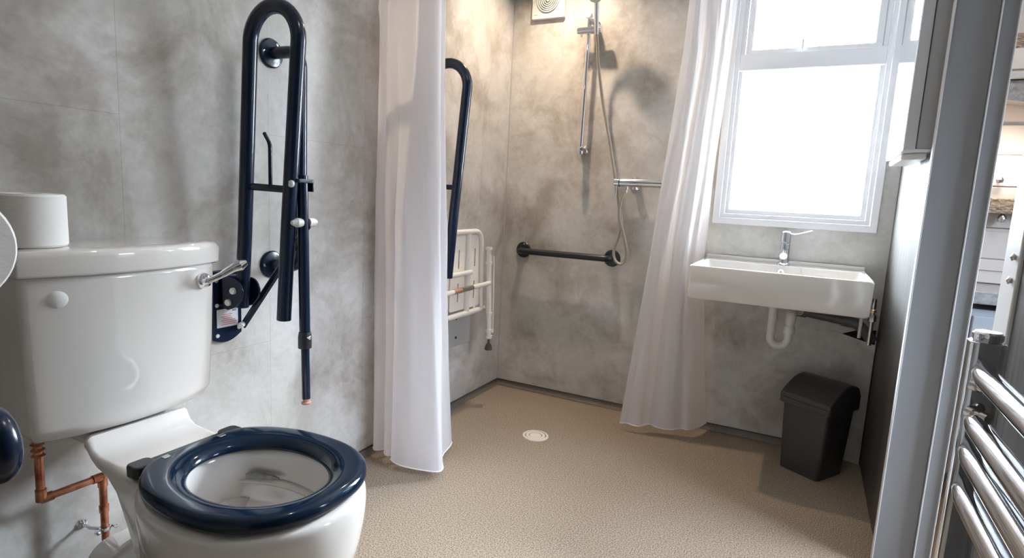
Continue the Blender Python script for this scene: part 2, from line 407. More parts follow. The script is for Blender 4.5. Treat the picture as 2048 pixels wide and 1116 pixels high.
# shelf and sloping hood in grey
t = thing('wall_cabinet', 'light wall cabinet with grey sloping underside seen high through the doorway', 'cabinet', (2.2, FY, 1.5))
obj('cabinet_body', B((2.0, FY - .12, 1.565), (2.6, FY - .0, 1.60)), 'steelp', t, bevel=.003)
obj('cabinet_front', B((2.0, FY - .13, 1.60), (2.6, FY - .08, 1.68)), 'board', t, bevel=.003)
bm = bmesh.new(); prism(bm, [(2.0, 1.492), (2.6, 1.40), (2.6, 1.56), (2.0, 1.56)], .09, 'y', FY - .10); 
o = obj('sloping_hood', bm, 'sill', t, smooth=False)
t = thing('drawer_unit', 'blue-grey drawer unit with a grey worktop seen through the doorway', 'drawers', (2.2, FY, 0))
obj('carcass', B((2.0, 2.88, 0), (2.7, FY - .02, .64)), 'drawer', t, bevel=.003)
obj('worktop', B((1.97, 2.84, .665), (2.73, FY - .02, .715)), 'sill', t, bevel=.004)
for k in range(4):
    obj('drawer', B((2.01, 2.865, .02 + .152 * k), (2.69, 2.88, .158 + .152 * k)), 'drawer', t, bevel=.004)

# ------------------------------------------------------------ toilet
TY = .695
toilet = thing('toilet', 'white close-coupled toilet with a glossy navy seat ring and no lid', 'toilet', (.0, TY, 0))
def egg(cx, a_back, a_front, b, z, n=48, p=2.25, cy=TY):
    out = []
    for k in range(n):
        t = 2 * PI * k / n; c, s = math.cos(t), math.sin(t)
        a = a_front if c >= 0 else a_back
        out.append((cx + a * math.copysign(abs(c) ** (2 / p), c), cy + b * math.copysign(abs(s) ** (2 / p), s), z))
    return out
# bowl: outer shell up to the rim, over it and down inside to the water outlet
outer = [egg(.46, .20, .16, .105, .0, p=2.4), egg(.46, .20, .16, .105, .03, p=2.4), egg(.47, .18, .165, .105, .12),
         egg(.49, .17, .185, .125, .21), egg(.51, .18, .205, .150, .29), egg(.52, .20, .212, .168, .36), egg(.523, .21, .213, .175, .415),
         egg(.523, .21, .211, .174, .438), egg(.523, .207, .207, .170, .447)]
inner = [egg(.535, .162, .165, .134, .449), egg(.535, .156, .160, .128, .444), egg(.535, .155, .158, .126, .425), egg(.535, .152, .154, .122, .39),
         egg(.53, .140, .142, .106, .345), egg(.525, .12, .122, .084, .318), egg(.545, .07, .085, .050, .304), egg(.55, .050, .065, .040, .270), egg(.55, .044, .055, .036, .25)]
bm = bmesh.new(); loft(bm, outer + inner)
pan = obj('pan', bm, 'porcelain', toilet, sub=1)
for sgn in (1, -1):                                         # flush ledges along both inner walls
    ep = [(.535 + .150 * math.cos(math.radians(a)), TY + sgn * .1175 * math.sin(math.radians(a)), .388 - .03 * (150 - a) / 130) for a in range(150, 19, -5)]
    bm = bmesh.new(); tube(bm, ep, [max(.002, .009 * math.sin(PI * (k + 1) / (len(ep) + 1)) ** .5) for k in range(len(ep))], 10)
    lg_ = obj('flush_ledge', bm, 'porcelain', pan)
    ep2 = [(x_ - (x_ - .535) * .05, y_ - (y_ - TY) * .07, z_ + .016) for x_, y_, z_ in ep[1:8]]
    bm = bmesh.new(); tube(bm, ep2, [.004, .0075, .008, .0075, .006, .0045, .002], 10); obj('flush_slot', bm, 'sill', pan)
# deck behind the seat, flaring from the cistern to the bowl, with the raised lip
bm = bmesh.new()
def deck_ring(x, hw, z0, z1, r=.02):
    return [(x, TY + a, b) for a, b in rrect(-hw, z0, hw, z1, min(r, (z1 - z0) * .45), 4)]
loft(bm, [deck_ring(.02, .07, .43, .475), deck_ring(.10, .072, .43, .475), deck_ring(.150, .080, .43, .482, .012), deck_ring(.160, .103, .452, .483, .012), deck_ring(.172, .105, .45, .484, .012),
          deck_ring(.184, .105, .438, .462, .010), deck_ring(.205, .106, .426, .452, .011), deck_ring(.24, .108, .418, .450, .014), deck_ring(.28, .112, .39, .449), deck_ring(.32, .118, .34, .448), deck_ring(.375, .128, .27, .444)])
obj('deck', bm, 'porcelain', toilet, ang=50)
bm = bmesh.new()
loft(bm, [[(.085, TY + a, b) for a, b in rrect(-.078, .0, .078, .205, .05)], [(.16, TY + a, b) for a, b in rrect(-.085, .0, .085, .22, .05)], [(.32, TY + a, b) for a, b in rrect(-.10, .0, .10, .34, .06)], [(.42, TY + a, b) for a, b in rrect(-.10, .0, .10, .36, .06)]])
obj('trapway', bm, 'porcelain', toilet, ang=60)
# cistern, bowed front
def cis(z, xb, xf, bow, hw, n=14):
    pts = [(xb, -hw)]
    for k in range(n + 1):
        u = -1 + 2 * k / n; pts.append((xf + bow * (1 - u * u), u * hw))
    pts.append((xb, hw))
    # round the front corners a little by pulling in
    return [(x, TY + y, z) for x, y in pts]
bm = bmesh.new()
loft(bm, [cis(.478, .03, .115, .03, .150), cis(.490, .015, .137, .035, .172), cis(.515, .012, .150, .037, .182), cis(.64, .012, .156, .037, .187), cis(.80, .012, .160, .037, .191), cis(.812, .012, .160, .037, .191)])
obj('cistern', bm, 'porcelain', toilet, bevel=.012, seg=4)
bm = bmesh.new()
loft(bm, [cis(.808, .006, .160, .036, .192), cis(.812, .006, .168, .038, .196), cis(.846, .006, .170, .038, .197), cis(.858, .010, .164, .036, .190), cis(.8605, .02, .150, .033, .178)])
obj('cistern_lid', bm, 'porcelain', toilet, bevel=.005, seg=3)
# round blanking cap and flush lever
cap_y = .556
obj('blanking_cap', Lt([(.0, -.004), (.017, -.004), (.0175, .001), (.013, .004), (.0, .005)], (.1745, cap_y, .768), (1, -.25, 0), 28), 'white_pl', toilet)
lev = obj('flush_lever', Lt([(.0, 0), (.017, 0), (.019, .006), (.017, .016), (.012, .024), (.0, .028)], (.168, .842, .772), (1, .2, 0), 24), 'chrome', toilet)
lv = fillet([(.182, .838, .772), (.196, .838, .772), (.215, .858, .785), (.235, .885, .806), (.246, .905, .816)], .01)
bm = bmesh.new(); nn = len(lv)
tube(bm, lv, [(.0075 + max(0, (i / nn - .55)) * .016) if i < nn - 1 else .006 for i in range(nn)], 14)
o = obj('lever_arm', bm, 'chrome', lev)
# seat ring
bm = bmesh.new()
def seat_ring(off, z):
    return egg(.535, .225 + off, .188 + off, .174 + off, z, 56, 2.3, TY + .008)
def hole_ring(off, z): return egg(.528, .134 + off, .134 + off, .106 + off, z, 56, 2.1, TY + .006)
loft_r = [hole_ring(.006, .452), seat_ring(-.008, .450), seat_ring(-.001, .453), seat_ring(.0, .461), seat_ring(-.001, .470), seat_ring(-.010, .4765), seat_ring(-.016, .477), hole_ring(.034, .4765), hole_ring(.030, .476),
          hole_ring(.014, .471), hole_ring(.004, .463), hole_ring(.0, .454)]
rs = [[bm.verts.new(p) for p in r] for r in loft_r]
for i in range(len(rs)): ring_faces(bm, rs[i], rs[(i + 1) % len(rs)])
for v_ in bm.verts:                                        # straight back edge
    if v_.co.x < .347: v_.co.x = .347 - (.347 - v_.co.x) * .10
seat = obj('toilet_seat', bm, 'seat_navy', toilet, sub=1)
bm = bmesh.new(); box(bm, (.322, .612, .452), (.352, .775, .471))
hb = obj('seat_hinge', bm, 'seat_navy', toilet, bevel=.006)
for y, s in ((.600, -1), (.785, 1)):
    bm = bmesh.new(); prism(bm, [(.340 + a, y + b) for a, b in rrect(-.022, -.022, .016, .022, .012)], .024, 'z', .450)
    obj('hinge_cap', bm, 'black_pl', hb, bevel=.004)
    obj('hinge_clip', B((.350, y - s * .034 - .007, .469), (.361, y - s * .034 + .007, .478)), 'chrome_d', hb, bevel=.001)
for x, y in ((.58, .562), (.58, .842)):
    obj('seat_buffer', B((x - .012, y - .006, .444), (x + .012, y + .006, .453)), 'black_pl', seat, bevel=.002)
# water supply
cp = thing('copper_pipe', 'copper water pipe with two elbows running from cistern to floor', 'pipe', (.06, .672, 0))
obj('pipe', T(fillet([(.06, .557, .476), (.06, .557, .338), (.06, .672, .338), (.06, .672, .0)], .012), .0078, seg=14), 'copper', cp)
for a, b in (((.06, .557, .36), (.06, .557, .335)), ((.06, .672, .315), (.06, .672, .342)), ((.06, .557, .338), (.06, .577, .338)), ((.06, .652, .338), (.06, .672, .338)), ((.06, .672, .255), (.06, .672, .27))):
    obj('elbow', T([a, b], .0098, seg=14), 'copper', cp)
bm = bmesh.new()
for k in range(5): lathe(bm, [(.009, 0), (.0125, .003), (.009, .006)], (.06, .557, .43 + k * .012), 'z', 16)
obj('threaded_connector', bm, 'copper', cp)
pc = thing('pipe_clip', 'small chrome pipe bracket holding the copper pipe to the wall', 'bracket', (.03, .672, .215))
obj('arm', T([(.0, .655, .215), (.035, .655, .215), (.052, .665, .215)], .004), 'chrome', pc)
obj('base', Lt([(.0, 0), (.012, 0), (.010, .004), (.004, .006), (.0, .006)], (0, .655, .215), 'x', 16), 'chrome', pc)
obj('clamp', Lt([(.0095, -.004), (.012, -.004), (.012, .004), (.0095, .004)], (.06, .672, .215), 'z', 18, True), 'chrome', pc)
for y in (.688, .652): obj('screw', Lt([(.0, 0), (.0045, 0), (.0045, .01), (.0, .012)], (.062, y, .215), 'x', 12), 'chrome', pc)

# ------------------------------------------------------------ toilet rolls
def roll(name, c, axis, r, h, lab, parent=None):
    """hollow paper roll starting at c"""
    t = thing(name, lab, 'toilet roll', c)
    obj('paper', Lt([(.021, 0), (r - .003, 0), (r, .004), (r, h - .004), (r - .003, h), (.021, h)], c, axis, 48, True), 'paper', t)
    obj('cardboard_core', Lt([(.0195, .001), (.021, .001), (.021, h - .001), (.0195, h - .001)], c, axis, 32, True), 'card', t)
    return t
roll('toilet_roll', (.100, .553, .8612), 'z', .057, .097, 'white toilet roll standing upright on the cistern lid')
# solid looking end (core out of frame): the roll nearest the camera
roll('toilet_roll', (.635, .219, .929), 'x', .053, .10, 'white toilet roll on a wire holder at the left picture edge, closest to the viewer')
th = thing('toilet_roll_holder', 'chrome wall arm carrying the closest toilet roll', 'roll holder', (0, .225, .914))
obj('rod', T([(.0, .219, .9145), (.745, .219, .9145)], .0035), 'chrome', th)
obj('wall_plate', Lt([(.0, 0), (.02, 0), (.018, .005), (.0, .007)], (0, .219, .9145), 'x', 20), 'chrome', th)

# ------------------------------------------------------------ drop-down rails
def hairpin(pts, r): return T(pts, r, seg=20)
def arc(cx, cz, r, a0, a1, y, n=18, sx=1.0):
    return [(cx + math.cos(math.radians(a0 + (a1 - a0) * k / n)) * r * sx, y, cz + math.sin(math.radians(a0 + (a1 - a0) * k / n)) * r) for k in range(n + 1)]
def drop_rail(dy, lab, leg, dz=0.0):
    y = 1.03 + dy
    t = thing('drop_down_rail', lab, 'grab rail', (0, y, .66))
    top = arc(.1965, 1.335, .0825, 180, 0, y)
    pts = [(.066, y, .668), (.083, y, .861)] + top + [(.242, y, .90), (.224, y, .655)]
    obj('hairpin_tube', hairpin(pts, [.0178] * len(pts)), 'navy', t)
    # cross bar and roll hook
    obj('crossbar', T([(.093, y, .988), (.256, y, .985)], .0065, flat=(.009, .005)), 'navy', t)
    obj('roll_hook', T(fillet([(.180, y, .985), (.180, y, 1.095), (.166, y, 1.118), (.158, y, 1.121)], .01), [.0048] * 1 + [.0048] * 50, seg=10) if False else T(fillet([(.180, y, .985), (.180, y, 1.095), (.160, y, 1.121)], .012), .0048, seg=10), 'navy', t)
    # wall plate with rounded foot
    bm = bmesh.new()
    foot = [(y - .040 + .08 * k / 10, .572 - .010 * math.sin(PI * (.25 + .75 * k / 10) * 1.0)) for k in range(11)]
    foot = [(y - .0425, .572)] + [(y - .0425 + .085 * k / 10, .572 - .014 * math.sin(PI * k / 10) + .012 * k / 10) for k in range(1, 10)] + [(y + .0425, .584)]
    prism(bm, foot + [(y + .0425, .762), (y - .0425, .762)], .010, 'x', .0)
    pl = obj('wall_plate', bm, 'navy', t, bevel=.002)
    for sy, sz in ((-.033, .735), (-.033, .668), (-.033, .585), (.033, .598), (.033, .745)):
        obj('screw', Lt([(.0, 0), (.0055, 0), (.005, .002), (.0, .003)], (.010, y + sy, sz), 'x', 14), 'clear', pl)
    lb = obj('sticker', B((.010, y - .034, .606), (.0108, y + .030, .656)), 'label', pl, smooth=False)
    bm = bmesh.new()
    for k in range(6):
        x0 = y - .022 + (.004 * (k % 2)); box(bm, (.0108, x0, .612 + k * .0055), (.0111, x0 + (.030 if k > 2 else .044), .6145 + k * .0055))
    obj('printed_lines', bm, 'redink', lb, smooth=False)
    bm = bmesh.new()
    for k in range(2): box(bm, (.0108, y + .012, .6475 + k * .003), (.0111, y + .025, .6492 + k * .003))
    obj('printed_mark', bm, 'blackink', lb, smooth=False)
    # hinge housing: two cheeks and a bridge
    for sy in (-.028, .024):
        bm = bmesh.new()
        o2 = [(.008, .668), (.045, .660), (.078, .672)] + [(.070 + .034 * math.cos(math.radians(a)), .712 + .034 * math.sin(math.radians(a))) for a in range(-50, 100, 15)] + [(.008, .752)]
        prism(bm, o2, .006, 'y', y + sy); obj('hinge_cheek', bm, 'navy', t, bevel=.002)
    obj('hinge_bridge', B((.008, y - .028, .668), (.030, y + .028, .752)), 'navy', t, bevel=.004)
    for x, z in ((.072, .715), (.052, .682)):
        obj('pin_cap', Lt([(.0, 0), (.0088, 0), (.0088, .006), (.006, .009), (.0, .009)], (x, y - .028, z), (0, -1, 0), 18), 'white_pl', t)
    if leg:
        yl = y + .030
        lg = obj('support_leg', T([(.258, yl, 1.022), (.266, yl, .60)], .0135, seg=18), 'navy', t)
        obj('lower_leg', T([(.266, yl, .61), (.270, yl, .446)], .0105, seg=18), 'navy', lg)
        obj('collar', Lt([(.0, 0), (.017, 0), (.017, .030), (.015, .042), (.0, .042)], (.2655, yl, .582), 'z', 20), 'black_pl', lg)
        obj('collar_screw', Lt([(.0, 0), (.005, 0), (.005, .006), (.0, .008)], (.281, yl - .003, .612), 'x', 12), 'chrome', lg)
        obj('rubber_foot', Lt([(.0, 0), (.012, 0), (.0125, .004), (.008, .007), (.0095, .016), (.0, .016)], (.270, yl, .432), 'z', 20), 'pink', lg)
        bm = bmesh.new(); prism(bm, rrect(.232, y + .0, .276, yl + .024, .006), .010, 'z', 1.003)
        box(bm, (.248, yl + .018, .982), (.274, yl + .023, 1.004)); 
        br = obj('leg_bracket', bm, 'navy', t, bevel=.001)
        obj('pin_cap', Lt([(.0, 0), (.0092, 0), (.0092, .006), (.006, .009), (.0, .009)], (.262, y - .006, 1.000), (0, -1, 0), 18), 'white_pl', br)
        obj('pin_cap', Lt([(.0, 0), (.007, 0), (.006, .006), (.0, .007)], (.262, yl + .023, .995), (0, 1, 0), 18), 'white_pl', br)
        bc = obj('brace', T([(.016, yl + .012, .602), (.266, yl + .012, .90)], .008, flat=(.011, .004), seg=10), 'navy', t)
        obj('pin_cap', Lt([(.0, 0), (.0075, 0), (.0075, .02), (.0, .022)], (.022, yl + .006, .608), (.55, -.85, 0), 16), 'white_pl', bc)
        obj('buffer', Lt([(.0, -.028), (.005, -.026), (.0098, -.014), (.0115, -.012), (.0115, .004), (.0, .004)], (.262, yl - .012, .905), (0, 1, 0), 18), 'white_pl', bc)
        obj('buffer', Lt([(.0, 0), (.0115, 0), (.0115, .018), (.007, .020), (.007, .027), (.0, .028)], (.262, yl + .014, .905), (0, 1, 0), 18), 'white_pl', bc)
    t.location.z += dz
    return t
drop_rail(0, 'navy drop-down rail folded up beside the toilet, with support leg', True)
drop_rail(.752, 'navy drop-down rail folded up in the shower behind the left curtain', False, .03)
# lowered rail on the near side of the toilet
t = thing('drop_down_rail', 'lowered navy rail end at the lower left picture edge', 'grab rail', (0, .30, .68))
ar = arc(.569, .680, .031, 90, -90, .30)
pts = [(.012, .30, .711)] + ar + [(.012, .30, .649)]
obj('hairpin_tube', hairpin(pts, .0165), 'navy', t)
bm = bmesh.new(); prism(bm, [(.26, .60), (.34, .60), (.34, .76), (.26, .76)], .012, 'x', 0); obj('wall_plate', bm, 'navy', t, bevel=.004)

# ------------------------------------------------------------ straight grab bars
def flange(o, axis, mt, parent):
    f = obj('flange', Lt([(.0, 0), (.039, 0), (.040, .004), (.036, .009), (.022, .012), (.0, .012)], o, axis, 32), mt, parent)
    return f
t = thing('grab_bar', 'vertical navy grab bar on the wall behind the folded rail', 'grab bar', (0, 1.184, 1.06))
obj('bar', T(fillet([(.008, 1.188, 1.357), (.112, 1.193, 1.357), (.112, 1.190, .764), (.008, 1.182, .764)], .05, 10), .0165, seg=20), 'navy', t)
for y, z in ((1.188, 1.357), (1.182, .764)):
    f = flange((0, y, z), 'x', 'navy', t)
    for a in (60, 180, 300):
        obj('screw', Lt([(.0, 0), (.005, 0), (.004, .002), (.0, .003)], (.009, y + .029 * math.cos(math.radians(a)), z + .029 * math.sin(math.radians(a))), 'x', 12), 'chrome', f)
t = thing('grab_bar', 'horizontal dark grab bar on the shower wall below the shower rail', 'grab bar', (.35, LY, .728))
M['gripnavy'] = mat('dark_grip', (.010, .013, .02), .32)
obj('bar', T(fillet([(.119, LY - .008, .727), (.119, LY - .062, .727), (.583, LY - .062, .729), (.583, LY - .008, .729)], .03, 8), .0155, seg=20), 'gripnavy', t)
for x in (.119, .583):
    f = flange((x, LY, .728), (0, -1, 0), 'gripnavy', t)
    obj('screw', Lt([(.0, 0), (.005, 0), (.004, .002), (.0, .003)], (x + .005, LY - .009, .757), (0, -1, 0), 12), 'chrome', f)

# ------------------------------------------------------------ curtains
def curtain(name, levels, lab, nu=150, nv=70):
    """levels: [(z, [plan control points])] from top to hem"""
    rows = [(z, catmull([(a, b, 0) for a, b in c], nu)) for z, c in levels]
    bm = bmesh.new(); grid = []
    for j in range(nv + 1):
        s = j / nv; zt = rows[0][0] + (rows[-1][0] - rows[0][0]) * s
        for k in range(len(rows) - 1):
            if rows[k][0] >= zt >= rows[k + 1][0] - 1e-9: break
        u = (rows[k][0] - zt) / (rows[k][0] - rows[k + 1][0]); u = u * u * (3 - 2 * u) if len(rows) == 2 else u
        row = []
        for i in range(nu):
            p = rows[k][1][i].lerp(rows[k + 1][1][i], u)
            nz = noise.noise(Vector((i * .045, zt * 1.6, 3.1))) * .010 + noise.noise(Vector((i * .16, zt * 4.0, 9.0))) * .003
            tt = rows[k][1][min(i + 1, nu - 1)] - rows[k][1][max(i - 1, 0)]
            nn_ = Vector((-tt.y, tt.x, 0)); nn_ = nn_.normalized() if nn_.length > 0 else nn_
            q = p + nn_ * nz * (1 - abs(s - .55) * .8)
            row.append(bm.verts.new((max(q.x, .004), min(q.y, LY - .012), zt)))
        grid.append(row)
    for j in range(nv):
        for i in range(nu - 1): bm.faces.new((grid[j][i], grid[j][i + 1], grid[j + 1][i + 1], grid[j + 1][i]))
    hem = [v_.co.copy() for v_ in grid[-1]]
    ct = obj(name, bm, 'fabric', smooth=True, ang=180)
    tag(ct, lab, 'curtain')
    bm = bmesh.new(); tube(bm, hem, .0022, 8); h = obj('hem', bm, 'hem', None); h.parent = ct
    return ct
curtain('shower_curtain', [
    (2.03, [(.012, 1.66), (.02, 1.625), (.04, 1.66), (.06, 1.63), (.085, 1.66), (.115, 1.63), (.145, 1.665), (.175, 1.635), (.205, 1.66), (.23, 1.64), (.238, 1.67), (.21, 1.70), (.225, 1.72), (.19, 1.74)]),
    (1.60, [(.010, 1.67), (.011, 1.63), (.026, 1.618), (.040, 1.645), (.058, 1.62), (.085, 1.615), (.12, 1.628), (.155, 1.652), (.178, 1.632), (.21, 1.630), (.236, 1.645), (.238, 1.67), (.21, 1.69), (.222, 1.72), (.19, 1.73)]),
    (.90, [(.006, 1.67), (.010, 1.628), (.030, 1.615), (.050, 1.650), (.062, 1.62), (.09, 1.605), (.113, 1.64), (.120, 1.60), (.17, 1.588), (.22, 1.605), (.262, 1.600), (.288, 1.630), (.25, 1.67), (.258, 1.71), (.20, 1.735)]),
    (.028, [(.002, 1.675), (.010, 1.630), (.040, 1.615), (.068, 1.655), (.073, 1.625), (.105, 1.605), (.138, 1.645), (.130, 1.592), (.18, 1.570), (.25, 1.572), (.322, 1.597), (.330, 1.63), (.28, 1.70), (.240, 1.825), (.20, 1.85)])],
    'white fabric shower curtain hanging against the left wall beside the folded rail')
curtain('shower_curtain', [
    (2.03, [(.885, 2.44), (.90, 2.47), (.92, 2.45), (.94, 2.49), (.96, 2.47), (.975, 2.51), (.99, 2.50), (1.005, 2.55), (1.015, 2.54), (1.025, 2.59), (1.035, 2.61)]),
    (1.60, [(.874, 2.42), (.90, 2.435), (.925, 2.43), (.945, 2.48), (.96, 2.475), (.985, 2.49), (.995, 2.53), (1.012, 2.54), (1.018, 2.58), (1.026, 2.61)]),
    (.75, [(.812, 2.40), (.845, 2.405), (.875, 2.42), (.89, 2.465), (.915, 2.455), (.945, 2.475), (.957, 2.52), (.975, 2.53), (.982, 2.58), (.996, 2.612)]),
    (.035, [(.745, 2.390), (.775, 2.400), (.825, 2.40), (.862, 2.45), (.90, 2.435), (.955, 2.440), (.99, 2.48), (1.02, 2.485), (1.055, 2.53), (1.068, 2.58), (1.078, 2.615)])],
    'white fabric shower curtain hanging between the shower and the basin')
cr = thing('curtain_rail', 'white curtain rail fixed under the ceiling above both curtains', 'rail', (.5, 2.0, 2.04))
obj('track', T(fillet([(.0, 1.66, 2.045), (.95, 1.66, 2.045), (.95, LY, 2.045)], .25, 14), .010), 'white_met', cr)

# ------------------------------------------------------------ fold-up shower seat
t = thing('folding_shower_chair', 'white fold-up shower chair with tubular leg on the left shower wall', 'shower chair', (0, 2.1, .30))
bm = bmesh.new(); prism(bm, rrect(1.92, .300, 2.385, .478, .004), .010, 'x', .0)
wp = obj('wall_bracket', bm, 'steelp', t, bevel=.002)
for y, z in ((2.19, .43), (2.19, .342), (1.98, .43), (1.98, .342)):
    obj('bolt', Lt([(.0, 0), (.0065, 0), (.005, .004), (.0, .005)], (.010, y, z), 'x', 14), 'rubber', wp)
obj('bolt', Lt([(.0, 0), (.012, 0), (.010, .006), (.0, .008)], (.010, 2.345, .455), 'x', 14), 'white_met', wp)
fx = .082
fr = fillet([(fx + .03, 1.86, .475), (fx, 1.86, .832), (fx, 2.262, .832), (fx, 2.285, .475)], .055, 8)
obj('seat_frame', T(fr, .0115, seg=14), 'white_met', t)
obj('frame_bar', T([(fx + .002, 1.86, .472), (fx + .002, 2.305, .472)], .0125, seg=14), 'white_met', t)
obj('frame_bar', T([(fx, 2.155, .822), (fx, 2.155, .48)], .0135, seg=14), 'white_met', t)
obj('frame_bar', T([(fx + .012, 1.86, .655), (fx + .012, 2.165, .655)], .011, seg=14), 'white_met', t)
for a, b in ((1.885, 2.02), (2.03, 2.15), (2.168, 2.278)):
    bm = bmesh.new(); prism(bm, rrect(a, .49, b, .818, .012), .010, 'x', .066)
    p_ = obj('seat_panel', bm, 'seat_pl', t, bevel=.003)
    for zc in (.57, .715):
        for yc in (a + (b - a) * .5,):
            obj('slot', B((.0755, yc - .0022, zc - .04), (.0765, yc + .0022, zc + .04)), 'hole_shade', p_, smooth=False)
st = obj('strut', T([(fx + .045, 1.86, .592), (fx + .045, 2.275, .598)], .0105, seg=14), 'white_met', t)
obj('rubber_sleeve', T([(fx + .045, 1.975, .594), (fx + .045, 2.035, .595)], .0112, seg=14), 'rust', st)
obj('steel_clip', T([(fx + .045, 2.035, .595), (fx + .045, 2.125, .596)], .0113, seg=14), 'chrome_d', st)
lg = obj('leg', T([(fx + .035, 2.275, .755), (fx + .045, 2.290, .345)], .0125, seg=16), 'white_met', t)
for z in (.755, .69, .455, .375, .345):
    obj('leg_collar', Lt([(.0125, -.006), (.0165, -.006), (.0165, .006), (.0125, .006)], (fx + .035 + (.755 - z) * .024, 2.275 + (.755 - z) * .037, z), 'z', 18, True), 'white_met', lg)
obj('slide_rod', T([(fx + .045, 2.305, .72), (fx + .05, 2.318, .36)], .004, seg=8), 'white_met', lg)
obj('rubber_ferrule', Lt([(.0, .048), (.006, .048), (.006, .030), (.0125, .026), (.018, .004), (.018, 0), (.0, 0)], (fx + .045, 2.292, .283), 'z', 20), 'rubber', lg)

# ------------------------------------------------------------ shower set
t = thing('shower_riser', 'chrome shower rail with handset and hanging hose on back wall', 'shower', (.41, LY, 1.2))
ry = LY - .062
obj('riser_rail', T([(.412, ry, 1.215), (.416, ry, 1.800)], .0095, seg=20), 'chrome', t)
for x, z in ((.413, 1.222), (.432, 1.778)):
    obj('rail_bracket', Lt([(.0, 0), (.020, 0), (.0205, .012), (.013, .02), (.012, .062), (.013, .074), (.0, .076)], (x, LY, z), (0, -1, 0), 22), 'chrome', t)
obj('end_cap', Lt([(.0, 0), (.0135, 0), (.015, .010), (.0135, .018), (.0, .02)], (.412, ry, 1.200), 'z', 20), 'chrome', t)
bm = bmesh.new(); tube(bm, [(.370, ry - .012, 1.742), (.482, ry - .02, 1.740)], .0155, 18); tube(bm, [(.386, ry - .014, 1.728), (.386, ry - .014, 1.716)], .006, 12)
sl = obj('slider', bm, 'chrome', t)
obj('slider_knob', Lt([(.0, 0), (.0160, 0), (.0160, .02), (.013, .024), (.0, .025)], (.417, ry - .004, 1.806), (0, -1, 0), 20), 'clear', sl)
obj('slider_collar', T([(.430, ry - .012, 1.742), (.478, ry - .012, 1.741)], .0165, seg=18), 'chrome_d', sl)
hs = obj('handset', T([(.471, ry - .05, 1.715), (.476, ry - .082, 1.79), (.484, ry - .118, 1.86)], [.0095, .011, .012], seg=18), 'chrome', t)
obj('spray_head', Lt([(.0, 0), (.030, 0), (.034, .008), (.032, .022), (.020, .032), (.0, .034)], (.484, ry - .136, 1.838), (-.05, .45, .9), 28), 'chrome', hs)
obj('spray_plate', Lt([(.0, 0), (.027, 0), (.027, .002), (.0, .002)], (.484, ry - .1365, 1.8365), (.05, -.45, -.9), 28), 'clear', hs)
hp = [(.471, ry - .05, 1.715), (.474, ry - .03, 1.65), (.477, 2.555, 1.591), (.499, 2.58, 1.442), (.549, 2.585, 1.244), (.588, 2.575, 1.089), (.614, 2.572, .978), (.631, 2.572, .905), (.624, 2.572, .842), (.611, 2.555, .773),
      (.624, 2.545, .729), (.653, 2.54, .715), (.674, 2.545, .746), (.665, 2.555, .801), (.643, 2.557, .867), (.625, 2.55, .933), (.630, 2.55, 1.001), (.641, 2.56, 1.045)]
hc = catmull(hp, 260)
bm = bmesh.new(); tube(bm, hc, [.0066 + (.0005 if i % 2 else 0) for i in range(260)], 12); obj('hose', bm, 'hose', t, ang=80)
t = thing('shower_valve', 'chrome bar shower valve beside the hose, partly behind the curtain', 'tap', (.7, LY, 1.077))
vy = LY - .062
obj('valve_body', T([(.612, vy, 1.078), (.830, vy, 1.078)], .0185, seg=24), 'chrome', t)
kb = obj('control_knob', T([(.588, vy, 1.078), (.610, vy, 1.078)], .0195, seg=24), 'chrome', t)
obj('knob_lever', T([(.594, vy - .004, 1.070), (.597, vy - .010, 1.022)], [.008, .006], seg=12), 'chrome', kb)
obj('black_band', T([(.609, vy, 1.078), (.6135, vy, 1.078)], .0192, seg=24), 'black_pl', t)
kb = obj('control_knob', T([(.832, vy, 1.078), (.858, vy, 1.078)], .0195, seg=24), 'chrome', t)
for x in (.668, .812):
    obj('wall_union', Lt([(.0, 0), (.031, 0), (.030, .006), (.016, .010), (.015, .05), (.0, .05)], (x, LY, 1.078), (0, -1, 0), 26), 'chrome', t)
obj('hose_outlet', Lt([(.0, -.034), (.009, -.034), (.010, -.020), (.012, -.018), (.012, 0), (.0, 0)], (.641, vy, 1.066), 'z', 16), 'chrome', t)

# ------------------------------------------------------------ extractor fan
t = thing('extractor_fan', 'square white extractor fan with round ringed grille high on shower wall', 'fan', (.19, LY, 1.9))
bm = bmesh.new(); prism(bm, rrect(.106, 1.828, .272, 1.992, .006), .022, 'y', LY - .022); fb = obj('cover', bm, 'white_pl', t, bevel=.003)
obj('grille_recess', Lt([(.0, 0), (.056, 0), (.056, .0015), (.0, .0015)], (.189, LY - .0215, 1.91), (0, -1, 0), 40), 'hole_shade', fb)
for r in (.053, .044, .035, .026, .017):
    obj('grille_ring', Lt([(r - .0026, .0), (r + .0026, .0), (r + .0026, .006), (r - .0026, .006)], (.189, LY - .023, 1.91), (0, -1, 0), 40, True), 'white_pl', fb)
obj('grille_centre', Lt([(.0, 0), (.010, 0), (.009, .006), (.0, .007)], (.189, LY - .023, 1.91), (0, -1, 0), 24), 'white_pl', fb)
obj('printed_mark', B((.118, LY - .0223, 1.8455), (.138, LY - .0219, 1.8490)), 'steelp', fb, smooth=False)

